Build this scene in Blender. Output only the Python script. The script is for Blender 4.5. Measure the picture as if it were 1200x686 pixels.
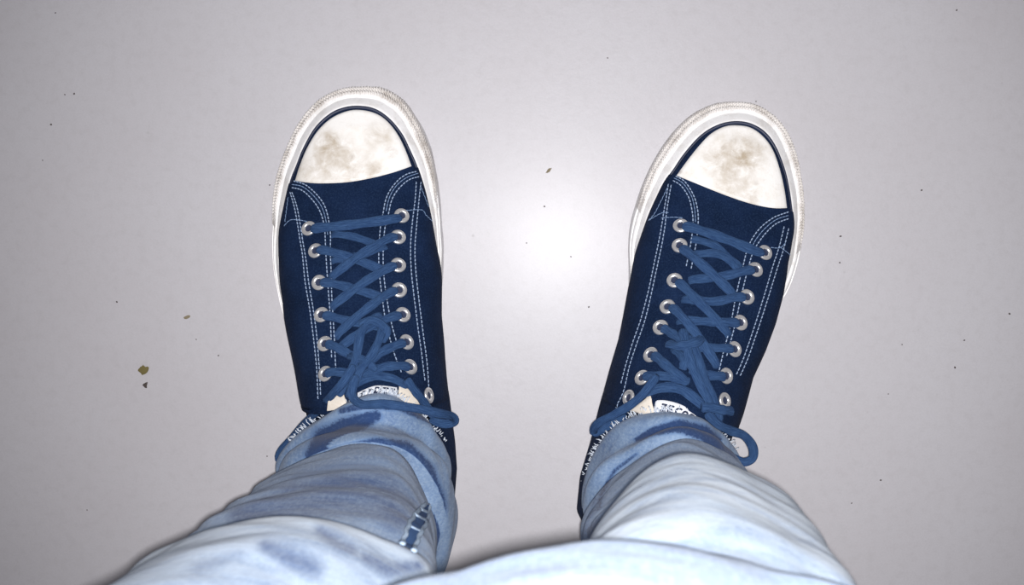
import bpy, bmesh, math, random
import numpy as np
from mathutils import Vector, Matrix, noise
from mathutils.bvhtree import BVHTree
random.seed(4)
for o in list(bpy.data.objects): bpy.data.objects.remove(o)
SC = bpy.context.scene
COL = SC.collection

# ------------------------------------------------------------ camera
H = 0.90                       # height of the camera over the floor
F = 1607.0                     # focal length in pixels of the 1200 px wide frame
NAD = (648.0, 280.0)           # pixel straight below the camera
cam_d = bpy.data.cameras.new('camera'); cam = bpy.data.objects.new('camera', cam_d); COL.objects.link(cam)
cam_d.sensor_width = 36; cam_d.lens = F/1200*36; cam_d.clip_start = 0.01
v0 = Vector(((NAD[0]-600)/F, -(NAD[1]-343)/F, -1)).normalized()
Q = v0.rotation_difference(Vector((0, 0, -1)))
cam.rotation_mode = 'QUATERNION'; cam.rotation_quaternion = Q; cam.location = (0, 0, H)
cam_d.dof.use_dof = True; cam_d.dof.focus_distance = 0.84; cam_d.dof.aperture_fstop = 26
SC.camera = cam

# ------------------------------------------------------------ light
SC.view_settings.view_transform = 'Standard'; SC.view_settings.look = 'None'
SC.view_settings.gamma = 1; SC.view_settings.exposure = 0; SC.view_settings.use_curve_mapping = False
W = bpy.data.worlds.new('dim_room'); SC.world = W; W.use_nodes = True
W.node_tree.nodes['Background'].inputs[0].default_value = (0.95, 0.93, 1.0, 1)
W.node_tree.nodes['Background'].inputs[1].default_value = 0.17
ld = bpy.data.lights.new('camera_flash', 'SPOT'); flash = bpy.data.objects.new('camera_flash', ld); COL.objects.link(flash)
ld.energy = 33; ld.spot_size = math.radians(72); ld.spot_blend = 1.0; ld.shadow_soft_size = 0.0035
ld.color = (1.0, 0.985, 1.0)
flash.location = (0.003, -0.0022, H+0.002)

# ------------------------------------------------------------ helpers
def P(px, py, z):
    d = Q @ Vector(((px-600)/F, -(py-343)/F, -1))
    t = (z-H)/d.z
    return Vector((d.x*t, d.y*t, z))
QI = Q.inverted(); QM = np.array(QI.to_matrix())
def ray(px, py): return (Q @ Vector(((px-600)/F, -(py-343)/F, -1))).normalized()
def proj(a):
    c = (np.asarray(a)-np.array([0, 0, H])) @ QM.T
    return np.stack([600+F*c[..., 0]/-c[..., 2], 343-F*c[..., 1]/-c[..., 2]], -1)

def empty(name, loc, label, cat, group=None):
    o = bpy.data.objects.new(name, None); COL.objects.link(o); o.location = loc
    o.empty_display_size = 0.05
    o['label'] = label; o['category'] = cat
    if group: o['group'] = group
    return o
ORIG = {}
def mesh_obj(name, verts, faces, mat, parent=None, origin=None, smooth=True, label=None, kind=None):
    """verts are world positions; origin = world position of the parent chain"""
    og = Vector(origin) if origin is not None else Vector((0, 0, 0))
    me = bpy.data.meshes.new(name)
    me.from_pydata([(v[0]-og.x, v[1]-og.y, v[2]-og.z) for v in verts], [], [tuple(int(i) for i in f) for f in faces])
    me.validate(); me.update()
    if smooth: me.polygons.foreach_set('use_smooth', [True]*len(me.polygons))
    if mat: me.materials.append(mat)
    o = bpy.data.objects.new(name, me); COL.objects.link(o)
    if parent: o.parent = parent
    elif origin is not None: o.location = og
    if label: o['label'] = label
    if kind: o['kind'] = kind
    return o
def fix_normals(o):
    bm = bmesh.new(); bm.from_mesh(o.data); bmesh.ops.recalc_face_normals(bm, faces=bm.faces); bm.to_mesh(o.data); bm.free()
def grid_faces(nu, nv, closed_v=False, base=0, flip=False):
    f = []
    for i in range(nu-1):
        for j in range(nv if closed_v else nv-1):
            a = base+i*nv+j; b = base+i*nv+(j+1) % nv; c = base+(i+1)*nv+(j+1) % nv; d = base+(i+1)*nv+j
            f.append((a, d, c, b) if flip else (a, b, c, d))
    return f
def cr(pts, n, closed=False):
    """Catmull-Rom resample of an array of points to n samples, even in chord length"""
    p = np.asarray(pts, float); m = len(p)
    seg = m if closed else m-1
    L = [np.linalg.norm(p[(i+1) % m]-p[i]) for i in range(seg)]
    T = np.concatenate([[0], np.cumsum(L)])
    ts = np.linspace(0, T[-1], n, endpoint=not closed)
    out = []
    for t in ts:
        i = min(int(np.searchsorted(T, t, 'right'))-1, seg-1); u = (t-T[i])/max(L[i], 1e-12)
        g = (lambda k: p[k % m]) if closed else (lambda k: p[min(max(k, 0), m-1)])
        a, b, c, d = g(i-1), g(i), g(i+1), g(i+2)
        out.append(.5*((2*b)+(-a+c)*u+(2*a-5*b+4*c-d)*u*u+(-a+3*b-3*c+d)*u**3))
    return np.array(out)
def cr_param(pts, u):
    p = np.asarray(pts, float); m = len(p); x = min(max(u, 0), m-1-1e-9); i = int(x); u = x-i
    a, b, c, d = p[max(i-1, 0)], p[i], p[min(i+1, m-1)], p[min(i+2, m-1)]
    return .5*((2*b)+(-a+c)*u+(2*a-5*b+4*c-d)*u*u+(-a+3*b-3*c+d)*u**3)
def sweep(path, normals, w, t, n=10, caps=True, wf=None, rib=0):
    """flat oval cross-section swept along path; returns verts, faces"""
    path = np.asarray(path); V = []; Fc = []; m = len(path)
    for k in range(m):
        tg = path[min(k+1, m-1)]-path[max(k-1, 0)]; tg = tg/(np.linalg.norm(tg)+1e-12)
        nn = np.asarray(normals[k], float); nn = nn-tg*np.dot(nn, tg); nn /= (np.linalg.norm(nn)+1e-12)
        b = np.cross(tg, nn); s = wf(k/(m-1)) if wf else 1
        if rib: s *= (.45, .8, .95, 1)[min(k, m-1-k, 3)]
        for j in range(n):
            a = 2*math.pi*j/n; ca, sa = math.cos(a), math.sin(a)
            ca = math.copysign(abs(ca)**.75, ca); sa = math.copysign(abs(sa)**.75, sa)
            V.append(path[k]+b*ca*w/2*s+nn*sa*t/2*(1-rib*2*(j % 2)))
    Fc = grid_faces(m, n, True)
    if caps:
        Fc.append(tuple(range(n))[::-1]); Fc.append(tuple((m-1)*n+j for j in range(n)))
    return V, Fc
def join(parts):
    V = []; Fc = []
    for v, f in parts:
        b = len(V); V += list(v); Fc += [tuple(i+b for i in q) for q in f]
    return V, Fc

# ------------------------------------------------------------ materials
def mat(name):
    m = bpy.data.materials.new(name); m.use_nodes = True; nt = m.node_tree
    return m, nt, nt.nodes['Principled BSDF']
def N(nt, t, **k):
    n = nt.nodes.new(t)
    for a, b in k.items():
        if a.startswith('i_'): n.inputs[a[2:].replace('_', ' ')].default_value = b
        else: setattr(n, a, b)
    return n
def noise_n(nt, scale, detail=3, rough=.55, vec=None, dist=0):
    n = N(nt, 'ShaderNodeTexNoise'); n.inputs['Scale'].default_value = scale; n.inputs['Detail'].default_value = detail
    n.inputs['Roughness'].default_value = rough; n.inputs['Distortion'].default_value = dist
    if vec is not None: nt.links.new(vec, n.inputs['Vector'])
    return n.outputs['Fac']
def ramp(nt, fac, stops):
    r = N(nt, 'ShaderNodeValToRGB'); e = r.color_ramp.elements
    while len(e) < len(stops): e.new(.5)
    for k, (p, c) in enumerate(stops):
        e[k].position = p; e[k].color = (c, c, c, 1) if not isinstance(c, tuple) else (*c, 1)
    nt.links.new(fac, r.inputs[0]); return r.outputs[0]
def mix(nt, fac, a, b, mode='MIX'):
    m = N(nt, 'ShaderNodeMix', data_type='RGBA', blend_type=mode)
    for s, v in ((0, fac), (6, a), (7, b)):
        if isinstance(v, (int, float)): m.inputs[s].default_value = v
        elif isinstance(v, tuple): m.inputs[s].default_value = (*v, 1)
        else: nt.links.new(v, m.inputs[s])
    return m.outputs[2]
def mth(nt, op, a, b=0., clamp=False):
    m = N(nt, 'ShaderNodeMath', operation=op, use_clamp=clamp)
    for s, v in ((0, a), (1, b)):
        if isinstance(v, (int, float)): m.inputs[s].default_value = v
        else: nt.links.new(v, m.inputs[s])
    return m.outputs[0]
def objco(nt): return N(nt, 'ShaderNodeTexCoord').outputs['Object']
def mapping(nt, vec, scale=(1, 1, 1), rot=(0, 0, 0)):
    m = N(nt, 'ShaderNodeMapping'); m.inputs['Scale'].default_value = scale; m.inputs['Rotation'].default_value = rot
    nt.links.new(vec, m.inputs['Vector']); return m.outputs[0]
def bump(nt, bs, height, dist, strength=1, prev=None):
    b = N(nt, 'ShaderNodeBump'); b.inputs['Distance'].default_value = dist; b.inputs['Strength'].default_value = strength
    nt.links.new(height, b.inputs['Height'])
    if prev: nt.links.new(prev, b.inputs['Normal'])
    nt.links.new(b.outputs[0], bs.inputs['Normal']); return b.outputs[0]
def near(nt, vec, p, r0, r1):
    """1 near point p (radius r0) falling to 0 at r1"""
    d = N(nt, 'ShaderNodeVectorMath', operation='DISTANCE'); nt.links.new(vec, d.inputs[0]); d.inputs[1].default_value = p
    mr = N(nt, 'ShaderNodeMapRange', interpolation_type='SMOOTHSTEP')
    mr.inputs[1].default_value = r0; mr.inputs[2].default_value = r1; mr.inputs[3].default_value = 1; mr.inputs[4].default_value = 0
    nt.links.new(d.outputs['Value'], mr.inputs[0]); return mr.outputs[0]

def m_floor():
    m, nt, b = mat('painted_concrete'); co = objco(nt)
    n1 = noise_n(nt, 5, 5, .6, co); n2 = noise_n(nt, 160, 4, .7, co); n3 = noise_n(nt, 900, 2, .6, co)
    c = mix(nt, ramp(nt, n1, [(.35, 0.), (.65, 1.)]), (.497, .478, .497), (.52, .508, .53))
    c = mix(nt, mth(nt, 'MULTIPLY', ramp(nt, n2, [(.3, 1.), (.52, 0.)]), .24), c, (.40, .385, .39))
    c = mix(nt, mth(nt, 'MULTIPLY', ramp(nt, n3, [(.3, 1.), (.6, 0.)]), .2), c, (.38, .37, .38))
    # fine scuffs
    v = N(nt, 'ShaderNodeTexVoronoi', feature='F1'); v.inputs['Scale'].default_value = 34; nt.links.new(co, v.inputs['Vector'])
    sp = mth(nt, 'MULTIPLY', ramp(nt, v.outputs['Distance'], [(.018, 1.), (.05, 0.)]), ramp(nt, noise_n(nt, 23, 2, .5, co), [(.52, 0.), (.62, .65)]))
    c = mix(nt, sp, c, (.17, .15, .15))
    nt.links.new(c, b.inputs['Base Color'])
    b.inputs['Roughness'].default_value = .46; b.inputs['Specular IOR Level'].default_value = .42
    b.inputs['Coat Weight'].default_value = .15; b.inputs['Coat Roughness'].default_value = .27
    bump(nt, b, mth(nt, 'ADD', noise_n(nt, 350, 4, .6, co), mth(nt, 'MULTIPLY', noise_n(nt, 60, 3, .6, co), 2.)), .00012, .6)
    return m
def m_canvas():
    m, nt, b = mat('navy_canvas'); co = objco(nt)
    n1 = noise_n(nt, 45, 4, .6, co); n2 = noise_n(nt, 1100, 2, .7, co)
    c = mix(nt, ramp(nt, n1, [(.35, 0.), (.7, 1.)]), (.0045, .0125, .038), (.0085, .0215, .064))
    c = mix(nt, mth(nt, 'MULTIPLY', ramp(nt, n2, [(.45, 0.), (.8, 1.)]), .5), c, (.030, .060, .13))
    nt.links.new(c, b.inputs['Base Color']); b.inputs['Roughness'].default_value = .85
    b.inputs['Specular IOR Level'].default_value = .08
    w1 = N(nt, 'ShaderNodeTexWave', bands_direction='X'); w1.inputs['Scale'].default_value = 420; nt.links.new(co, w1.inputs['Vector'])
    w2 = N(nt, 'ShaderNodeTexWave', bands_direction='Y'); w2.inputs['Scale'].default_value = 420; nt.links.new(co, w2.inputs['Vector'])
    h = mth(nt, 'ADD', mth(nt, 'MAXIMUM', w1.outputs['Fac'], w2.outputs['Fac']), mth(nt, 'MULTIPLY', n1, 3))
    bump(nt, b, h, .0003, .7)
    return m
def m_cloth(name, c1, c2, scale=(1, 1, 1), rough=.8, fib=900, bd=.0003):
    m, nt, b = mat(name); co = objco(nt)
    n = noise_n(nt, fib, 3, .7, mapping(nt, co, scale)); n1 = noise_n(nt, 60, 3, .6, co)
    c = mix(nt, ramp(nt, n, [(.3, 0.), (.7, 1.)]), c1, c2)
    c = mix(nt, mth(nt, 'MULTIPLY', ramp(nt, n1, [(.3, 1.), (.6, 0.)]), .35), c, tuple(x*.55 for x in c1))
    nt.links.new(c, b.inputs['Base Color']); b.inputs['Roughness'].default_value = rough; b.inputs['Specular IOR Level'].default_value = .25
    bump(nt, b, n, bd, .8); return m
def m_rubber(name, base, dirt, amt, spots=None, rough=.5):
    m, nt, b = mat(name); co = objco(nt)
    n1 = noise_n(nt, 90, 6, .65, co); n2 = noise_n(nt, 420, 4, .7, co)
    c = mix(nt, mth(nt, 'MULTIPLY', ramp(nt, n1, [(.48, 0.), (.72, 1.)]), amt), base, dirt)
    c = mix(nt, mth(nt, 'MULTIPLY', ramp(nt, n2, [(.58, 0.), (.72, 1.)]), amt*.6), c, tuple(x*.7 for x in dirt))
    if spots:
        nz = noise_n(nt, 120, 5, .65, co, .4)
        for (p, r0, r1, s, colr) in spots:
            k = mth(nt, 'MULTIPLY', near(nt, co, p, r0, r1), ramp(nt, nz, [(.3, 0.), (.66, 1.)]))
            c = mix(nt, mth(nt, 'MULTIPLY', k, s), c, colr)
    nt.links.new(c, b.inputs['Base Color']); b.inputs['Roughness'].default_value = rough; b.inputs['Specular IOR Level'].default_value = .3
    bump(nt, b, mth(nt, 'ADD', n1, n2), .0003, .5); return m
def m_lace():
    m, nt, b = mat('blue_cotton_lace'); uv = N(nt, 'ShaderNodeAttribute', attribute_name='fibre').outputs['Vector']; co = objco(nt)
    n = noise_n(nt, 1, 3, .7, mapping(nt, uv, (34, 150, 3))); n1 = noise_n(nt, 1100, 2, .6, co)
    c = mix(nt, ramp(nt, n, [(.36, 0.), (.66, 1.)]), (.014, .042, .125), (.062, .135, .285))
    c = mix(nt, mth(nt, 'MULTIPLY', n1, .4), c, (.02, .055, .15))
    nt.links.new(c, b.inputs['Base Color']); b.inputs['Roughness'].default_value = .85; b.inputs['Specular IOR Level'].default_value = .2
    bump(nt, b, n, .0008, .9); return m
def fibre(o, n):
    k = len(o.data.vertices); i = np.arange(k); L = np.array([v.co[:] for v in o.data.vertices]).reshape(-1, n, 3).mean(1)
    cum = np.concatenate([[0], np.cumsum(np.linalg.norm(np.diff(L, axis=0), axis=1))])
    a = o.data.attributes.new('fibre', 'FLOAT_VECTOR', 'POINT'); ang = (i % n)/n*2*math.pi
    arr = np.stack([np.cos(ang), cum[i//n], np.sin(ang)*.3], 1).astype(np.float32)
    arr[:, 0] *= .35; a.data.foreach_set('vector', arr.reshape(-1))
def m_plain(name, c, rough=.6, metal=0):
    m, nt, b = mat(name); co = objco(nt); n = noise_n(nt, 500, 3, .6, co)
    nt.links.new(mix(nt, mth(nt, 'MULTIPLY', n, .35), c, tuple(x*.7 for x in c)), b.inputs['Base Color'])
    b.inputs['Roughness'].default_value = rough; b.inputs['Metallic'].default_value = metal; return m
def m_denim():
    m, nt, b = mat('washed_denim'); co = objco(nt)
    at = N(nt, 'ShaderNodeAttribute', attribute_name='indigo_shade').outputs['Fac']  # unfaded indigo streaks, plus fold shadow painted in as dark denim colour
    pale = N(nt, 'ShaderNodeAttribute', attribute_name='pale').outputs['Fac']
    fibre = noise_n(nt, 300, 4, .75, mapping(nt, co, (2.2, 2.2, .7)))
    cloud = noise_n(nt, 22, 4, .6, co)
    crease = noise_n(nt, 60, 4, .65, mapping(nt, co, (.5, .5, 2.4)))
    c = mix(nt, ramp(nt, cloud, [(.3, 0.), (.7, 1.)]), (.125, .205, .36), (.24, .34, .50))
    c = mix(nt, mth(nt, 'MULTIPLY', ramp(nt, crease, [(.36, 1.), (.52, 0.)]), mth(nt, 'SUBTRACT', .38, mth(nt, 'MULTIPLY', pale, .34))), c, (.055, .11, .25))
    c = mix(nt, mth(nt, 'MULTIPLY', ramp(nt, fibre, [(.42, 0.), (.7, 1.)]), .45), c, (.42, .53, .64))
    mot = noise_n(nt, 34, 5, .7, mapping(nt, co, (1, 1, 1.8)), .6)
    pk = mth(nt, 'MULTIPLY', pale, mth(nt, 'ADD', .25, mth(nt, 'MULTIPLY', ramp(nt, mot, [(.36, 0.), (.56, 1.)]), .75)))
    c = mix(nt, pk, c, mix(nt, ramp(nt, cloud, [(.35, 0.), (.7, 1.)]), (.46, .56, .67), (.57, .65, .74)))
    mid = N(nt, 'ShaderNodeAttribute', attribute_name='mid').outputs['Fac']
    mm = mth(nt, 'MULTIPLY', mid, mth(nt, 'ADD', .35, mth(nt, 'ADD', ramp(nt, mot, [(.38, 0.), (.58, .55)]), ramp(nt, fibre, [(.35, .3), (.65, 0.)]))), True)
    c = mix(nt, mm, c, (.026, .075, .205))
    k = mth(nt, 'ADD', at, mth(nt, 'MULTIPLY', mth(nt, 'SUBTRACT', fibre, .5), mth(nt, 'MULTIPLY', mth(nt, 'MULTIPLY', at, mth(nt, 'SUBTRACT', 1.15, at)), 6.)), True)
    k = mth(nt, 'MULTIPLY', k, .93)
    c = mix(nt, k, c, mix(nt, ramp(nt, k, [(.35, 0.), (.8, 1.)]), (.07, .165, .37), (.009, .032, .115)))
    nt.links.new(c, b.inputs['Base Color']); b.inputs['Roughness'].default_value = .9; b.inputs['Specular IOR Level'].default_value = .15
    b.inputs['Sheen Weight'].default_value = .1
    pb = bump(nt, b, crease, .0015, .25); bump(nt, b, fibre, .0005, .6, pb)
    return m
M = dict(floor=m_floor(), canvas=m_canvas(), denim=m_denim(),
    lace=m_lace(),
    foxing=m_rubber('white_rubber', (.93, .92, .91), (.42, .36, .28), .35),
    bumper=m_rubber('scuffed_white_rubber', (.82, .79, .76), (.40, .35, .30), .7),
    outsole=m_rubber('worn_sole_rubber', (.56, .52, .46), (.2, .16, .12), .8),
    stripe=m_plain('navy_rubber_stripe', (.018, .026, .062), .5),
    metal=m_plain('steel_eyelet', (.90, .89, .88), .3, .75),
    thread=m_plain('pale_blue_thread', (.33, .43, .60), .8),
    thread_dim=m_plain('dull_blue_thread', (.20, .30, .48), .8),
    cream=m_cloth('cream_lining', (.74, .66, .55), (.82, .76, .67), (1, 1, 1), .9, 800, .0002),
    label=m_plain('white_woven_label', (.82, .84, .88), .8),
    ink=m_plain('dark_label_thread', (.02, .03, .07), .8),
    skin=m_plain('skin', (.55, .36, .27), .6),
    denim_thread=m_plain('white_fray_thread', (.66, .72, .80), .9),
    denim_pale=m_cloth('pale_denim_edge', (.27, .37, .50), (.42, .51, .62), (1, 1, 1), .9, 700, .0003),
    denim_dark=m_cloth('dark_denim_seam', (.028, .075, .20), (.06, .13, .28), (1, 1, 1), .9, 700, .0003),
    crumb=m_plain('olive_brown_crumb', (.16, .13, .045), .9), speck=m_plain('dark_dirt', (.07, .055, .05), .9),
    tan=m_plain('tan_crumb', (.24, .20, .13), .9))

# ------------------------------------------------------------ floor
bm = bmesh.new(); bmesh.ops.create_grid(bm, x_segments=8, y_segments=8, size=3.0)
me = bpy.data.meshes.new('floor'); bm.to_mesh(me); bm.free(); me.materials.append(M['floor'])
fl = bpy.data.objects.new('floor', me); COL.objects.link(fl); fl['kind'] = 'structure'
fl['label'] = 'pale grey smooth floor with specks of dirt'

# ------------------------------------------------------------ shoes
class Shoe:
    pass
def smoothstep(x, a, b):
    t = min(max((x-a)/(b-a), 0), 1); return t*t*(3-2*t)

def build_shoe(D, label):
    toe = np.array(P(*D['toe'], .02))[:2]; heel = np.array(P(*D['heel'], .02))[:2]
    ax = (heel-toe); ax /= np.linalg.norm(ax); lat = np.array([-ax[1], ax[0]])       # lat points image-right (ax points down)
    if lat[0] < 0: lat = -lat
    root = empty('sneaker', (*((toe+heel)/2), 0), label, 'shoe')
    og = root.location.copy()
    def loc(p): p = np.asarray(p)[:2]-toe; return np.array([p@ax, p@lat])
    def wor(a, b, z): q = toe+ax*a+lat*b; return np.array([q[0], q[1], z])
    def curve(pts, z, n=160, closed=False):
        w = np.array([np.array(P(x, y, z)) for x, y in pts]); return cr(w, n, closed)
    # outer sole outline (closed) and inner foxing line (closed), from left side, via toe, to right side, via heel
    ZI = .034
    O = curve(D['outer'], .014, 260, True); I = curve(D['inner'], ZI, 260, True)
    # resample both by angle-like parameter: nearest pairing through arc fraction between toe tip and heel tip
    def split(C):
        L = np.array([loc(c) for c in C]); i0 = int(np.argmin(L[:, 0])); C = np.roll(C, -i0, axis=0); L = np.roll(L, -i0, axis=0)
        i1 = int(np.argmax(L[:, 0])); A = C[:i1+1]; B = np.vstack([C[i1:], C[:1]])
        return A, B
    def pair(C):
        A, B = split(C); return np.vstack([cr(A, 121)[:-1], cr(B, 121)[:-1]])
    Op, Ip = pair(O), pair(I); n = len(Op)
    # rings of the foxing wall, bottom to top
    prof = [(.10, .0006), (.0, .0035), (.0, .0085), (-.05, .010), (.0, .0115), (.02, .019), (.10, .0225), (.14, .0215), (.20, .0235), (.42, .0285), (.50, .0275), (.56, .0290), (.80, .0325), (.98, ZI+.001), (1.0, ZI-.001)]
    V = []; rnd = random.Random(3)
    for f, z in prof:
        for k in range(n):
            p = Op[k]*(1-f)+Ip[k]*f; w = .0007*noise.noise(Vector((p[0]*60, p[1]*60, z*60)))
            V.append((p[0]+w, p[1]+w, z))
    inn = []
    for k in range(n):                                       # tuck under the canvas
        c = Ip.mean(0); d = (c-Ip[k]); d /= np.linalg.norm(d); q = Ip[k]+d*.004; inn.append((q[0], q[1], ZI-.006))
    V += inn
    o = mesh_obj('foxing', V, grid_faces(len(prof)+1, n, True, flip=True), M['foxing'], root, og, label='white rubber sidewall of the shoe'); fix_normals(o)
    # outsole
    ring = [(Op[k][0]*.985+Op[:, 0].mean()*.015, Op[k][1]*.985+Op[:, 1].mean()*.015) for k in range(n)]
    V = [(x, y, .0002) for x, y in ring]+[(x, y, .004) for x, y in ring]
    o = mesh_obj('outsole', V, grid_faces(2, n, True)+[tuple(range(n))[::-1], tuple(range(n, 2*n))], M['outsole'], root, og, smooth=False); fix_normals(o)
    # toe bumper: ribbed strip around the front of the sole
    idx = [k % n for k in range(-D['bump_n'][0], D['bump_n'][1]+1)]; sub = 6; V = []; cols = 9; m = 0
    base = np.array([np.concatenate([Op[k], Ip[k]]) for k in idx]); bb = cr(base, len(idx)*sub)
    for r, q in enumerate(bb):
        po, pi_ = q[:3], q[3:]; s = min(1, min(r, len(bb)-1-r)/30.)
        for c in range(cols):
            u = c/(cols-1); f = -.05+u*.42; z = .0065+.0185*(u**.85)
            rib = (.0009 if (r//2+c) % 2 else -.0005)*(1 if 0 < c < cols-1 else 0)
            wig = .0006*noise.noise(Vector((r*.11, c*.5, 2.)))
            off = (.0011+rib+wig) if 0 < c < cols-1 else -.0008
            f = np.interp(u, [0, .12, .3, .45, .6, .75, 1], [-.05, .0, .02, .10, .14, .20, .42]); z = np.interp(u, [0, .12, .3, .45, .6, .75, 1], [.010, .0115, .019, .0228, .0232, .0240, .0285])
            p = po*(1-f)+pi_*f; d = po-pi_; d = d/(np.linalg.norm(d)+1e-9)
            V.append((p[0]+d[0]*off*s*.7, p[1]+d[1]*off*s*.7, z+off*.8*s))
    mesh_obj('toe_bumper', V, grid_faces(len(bb), cols), M['bumper'], root, og, smooth=False, label='rough scuffed rubber bumper strip round the toe')
    # ---- upper surface
    Ll = np.array([loc(c) for c in Ip]); nh = n//2
    sides = [Ll[:nh+1], np.vstack([Ll[nh:], Ll[:1]])[::-1]]
    if sides[0][20, 1] > sides[1][20, 1]: sides = sides[::-1]
    def ip(C, a): return np.interp(a, C[:, 0], C[:, 1])
    BL = np.array(sorted([tuple(loc(P(x, y, .05))) for x, y in D['bl']])); BR = np.array(sorted([tuple(loc(P(x, y, .05))) for x, y in D['br']]))
    a0, a1 = Ll[:, 0].min(), Ll[:, 0].max()
    TT = np.array([(loc(P(x, y, z))[0], z) for x, y, z in D['top']]); aT = loc(P(*D['tend'], .115))[0]
    nu = 240; nv = 81
    As = a0+(a1-a0)*(np.linspace(0, 1, nu)**1.35); As[-1] = a1; As[0] = a0+1e-5
    S = np.zeros((nu, nv, 3))
    for i, a in enumerate(As):
        l0, r0 = ip(sides[0], a), ip(sides[1], a)
        k = smoothstep(a, BL[0, 0], BL[0, 0]+.03)*(1-smoothstep(a, a1-.02, a1)); wl = l0+(np.interp(a, BL[:, 0], BL[:, 1])-l0)*k
        k = smoothstep(a, BR[0, 0], BR[0, 0]+.03)*(1-smoothstep(a, a1-.02, a1)); wr = r0+(np.interp(a, BR[:, 0], BR[:, 1])-r0)*k
        f = min((a-a0)/.06, 1); T = np.interp(a, TT[:, 0], TT[:, 1])
        T = ZI+(T-ZI)*math.sqrt(max(0, 1-(1-f)**2)) if f < 1 else T
        zb = ZI+.012*smoothstep(a, a0+.05, a0+.14)
        mid = (wl+wr)/2
        pe = .8 if a < a0+.07 else .8+.12*smoothstep(a, a0+.07, a0+.12)
        for j in range(nv):
            u = 2*j/(nv-1)-1; au = abs(u); w = (wl if u < 0 else wr)-mid; b0 = (l0 if u < 0 else r0)
            if au > .86:
                t = (au-.86)/.14; x = (mid+w)*(1-t)+b0*t; z = zb*(1-t)+(ZI-.004)*t; x += math.copysign(.0015, u)*math.sin(t*math.pi)*smoothstep(a, a0+.08, a0+.14)
            elif a < aT:
                ph = au/.86*math.pi/2; x = mid+w*math.sin(ph)**pe; z = zb+(T-zb)*math.cos(ph)**pe
            else:
                zc = .082+.012*smoothstep(a, a1-.06, a1)
                if au > .4:
                    t = (.86-au)/.46; x = mid+w*(1-.20*t**1.5); z = zb+(zc-zb)*t
                else:
                    t = (.4-au)/.4; x = mid+w*(.80-.06*min(t*5, 1))*(1-t**3); z = zc-(zc-.02)*min(t*1.6, 1)
            S[i, j] = wor(a, x, z)
            if .08 < a-a0 and a < aT: S[i, j, 2] += .0014*noise.noise(Vector((a*55, u*3.2, 1.)))
    SV = S.reshape(-1, 3)
    o = mesh_obj('upper', SV, grid_faces(nu, nv), M['canvas'], root, og, label='navy blue canvas upper'); fix_normals(o)
    for v in (o,):
        pass
    faces = grid_faces(nu, nv); bvh = BVHTree.FromPolygons([tuple(v) for v in SV], faces)
    cam_o = Vector((0, 0, H))
    def hit(px, py, off=0.):
        r = bvh.ray_cast(cam_o, ray(px, py))
        if r[0] is None:
            p = P(px, py, .06); q = bvh.find_nearest(p); nn = q[1]; pt = q[0]
        else: pt, nn = r[0], r[1]
        if nn.z < 0: nn = -nn
        return np.array(pt+nn*off), np.array(nn)
    # smooth normals of surface grid
    du = np.gradient(S, axis=0); dv = np.gradient(S, axis=1); NN = np.cross(du, dv); NN /= (np.linalg.norm(NN, axis=2, keepdims=True)+1e-12)
    if NN[nu//3, nv//2, 2] < 0: NN = -NN
    PX = proj(S); okA = As < aT
    def inv(px, py, side=None):
        d = (PX[..., 0]-px)**2+(PX[..., 1]-py)**2; d[~okA] = 1e9; d[:, :4] += 30; d[:, -4:] += 30
        i, j = np.unravel_index(np.argmin(d), d.shape); return As[i], 2*j/(nv-1)-1
    def surf(a, u, off):
        i = np.interp(a, As, np.arange(nu)); j = (u+1)/2*(nv-1); i0 = int(min(i, nu-2)); j0 = int(min(max(j, 0), nv-2)); fi, fj = i-i0, j-j0
        L4 = lambda G: G[i0, j0]*(1-fi)*(1-fj)+G[i0+1, j0]*fi*(1-fj)+G[i0, j0+1]*(1-fi)*fj+G[i0+1, j0+1]*fi*fj
        return L4(S)+L4(NN)*off
    # ---- quarters (side panels with the eyestay)
    for e, pts in enumerate((D['ql'], D['qr'])):
        uv = np.array(sorted([inv(x, y) for x, y in cr(pts, 40)]))
        aa = np.linspace(uv[0, 0], a1-.004, 150); V = []; nc = 26
        u_s = np.interp(aa, uv[:, 0], uv[:, 1])
        ker = np.ones(5)/5; u_s = np.convolve(np.pad(u_s, 2, 'edge'), ker, 'valid')
        for i, a in enumerate(aa):
            ui = u_s[i]; sg = -1 if e == 0 else 1
            ui = max(abs(ui), .03)
            if a > aT-.004: ui = max(ui, .42)
            for c in range(nc):
                t = c/(nc-1); u = (ui+(.985-ui)*t)
                off = .0012 if c > 0 else .0001
                if c == nc-1: off = .0002
                V.append(surf(a, sg*u, off))
        q = mesh_obj('side_panel', V, grid_faces(len(aa), nc), M['canvas'], root, og); fix_normals(q)
    # ---- toe cap (polar patch inside the stripe)
    cap = cr(D['cap_arc'], 60); low = cr(D['cap_low'], 30)
    bd = np.vstack([cap, low[1:-1]]); cc = bd.mean(0); V = []; nr = 22
    for r in range(nr+1):
        s = r/nr
        for q in bd:
            px = cc+(q-cc)*s; off = .0013 if s < .97 else .0002
            V.append(hit(px[0], px[1], off)[0])
    o = mesh_obj('toe_cap', V, grid_faces(nr+1, len(bd), True), None, root, og, label='white rubber toe cap with brown scuffs')
    sp = [((*(hit(x, y)[0]-np.array(og)),), r0, r1, s, c) for x, y, r0, r1, s, c in D['stains']]
    o.data.materials.append(m_rubber('stained_toe_rubber', (.97, .95, .91), (.70, .61, .47), .35, sp, .45)); fix_normals(o)
    # ---- navy stripe round the foxing
    k0 = Ip[[k % n for k in range(-D['bump_n'][0]+D['st'][0], D['bump_n'][1]+D['st'][1])]]
    path = cr(k0, 200); path[:, 2] = ZI+.0012
    v, f = sweep(path, [(0, 0, 1)]*len(path), .0021, .0016, 8)
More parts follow.
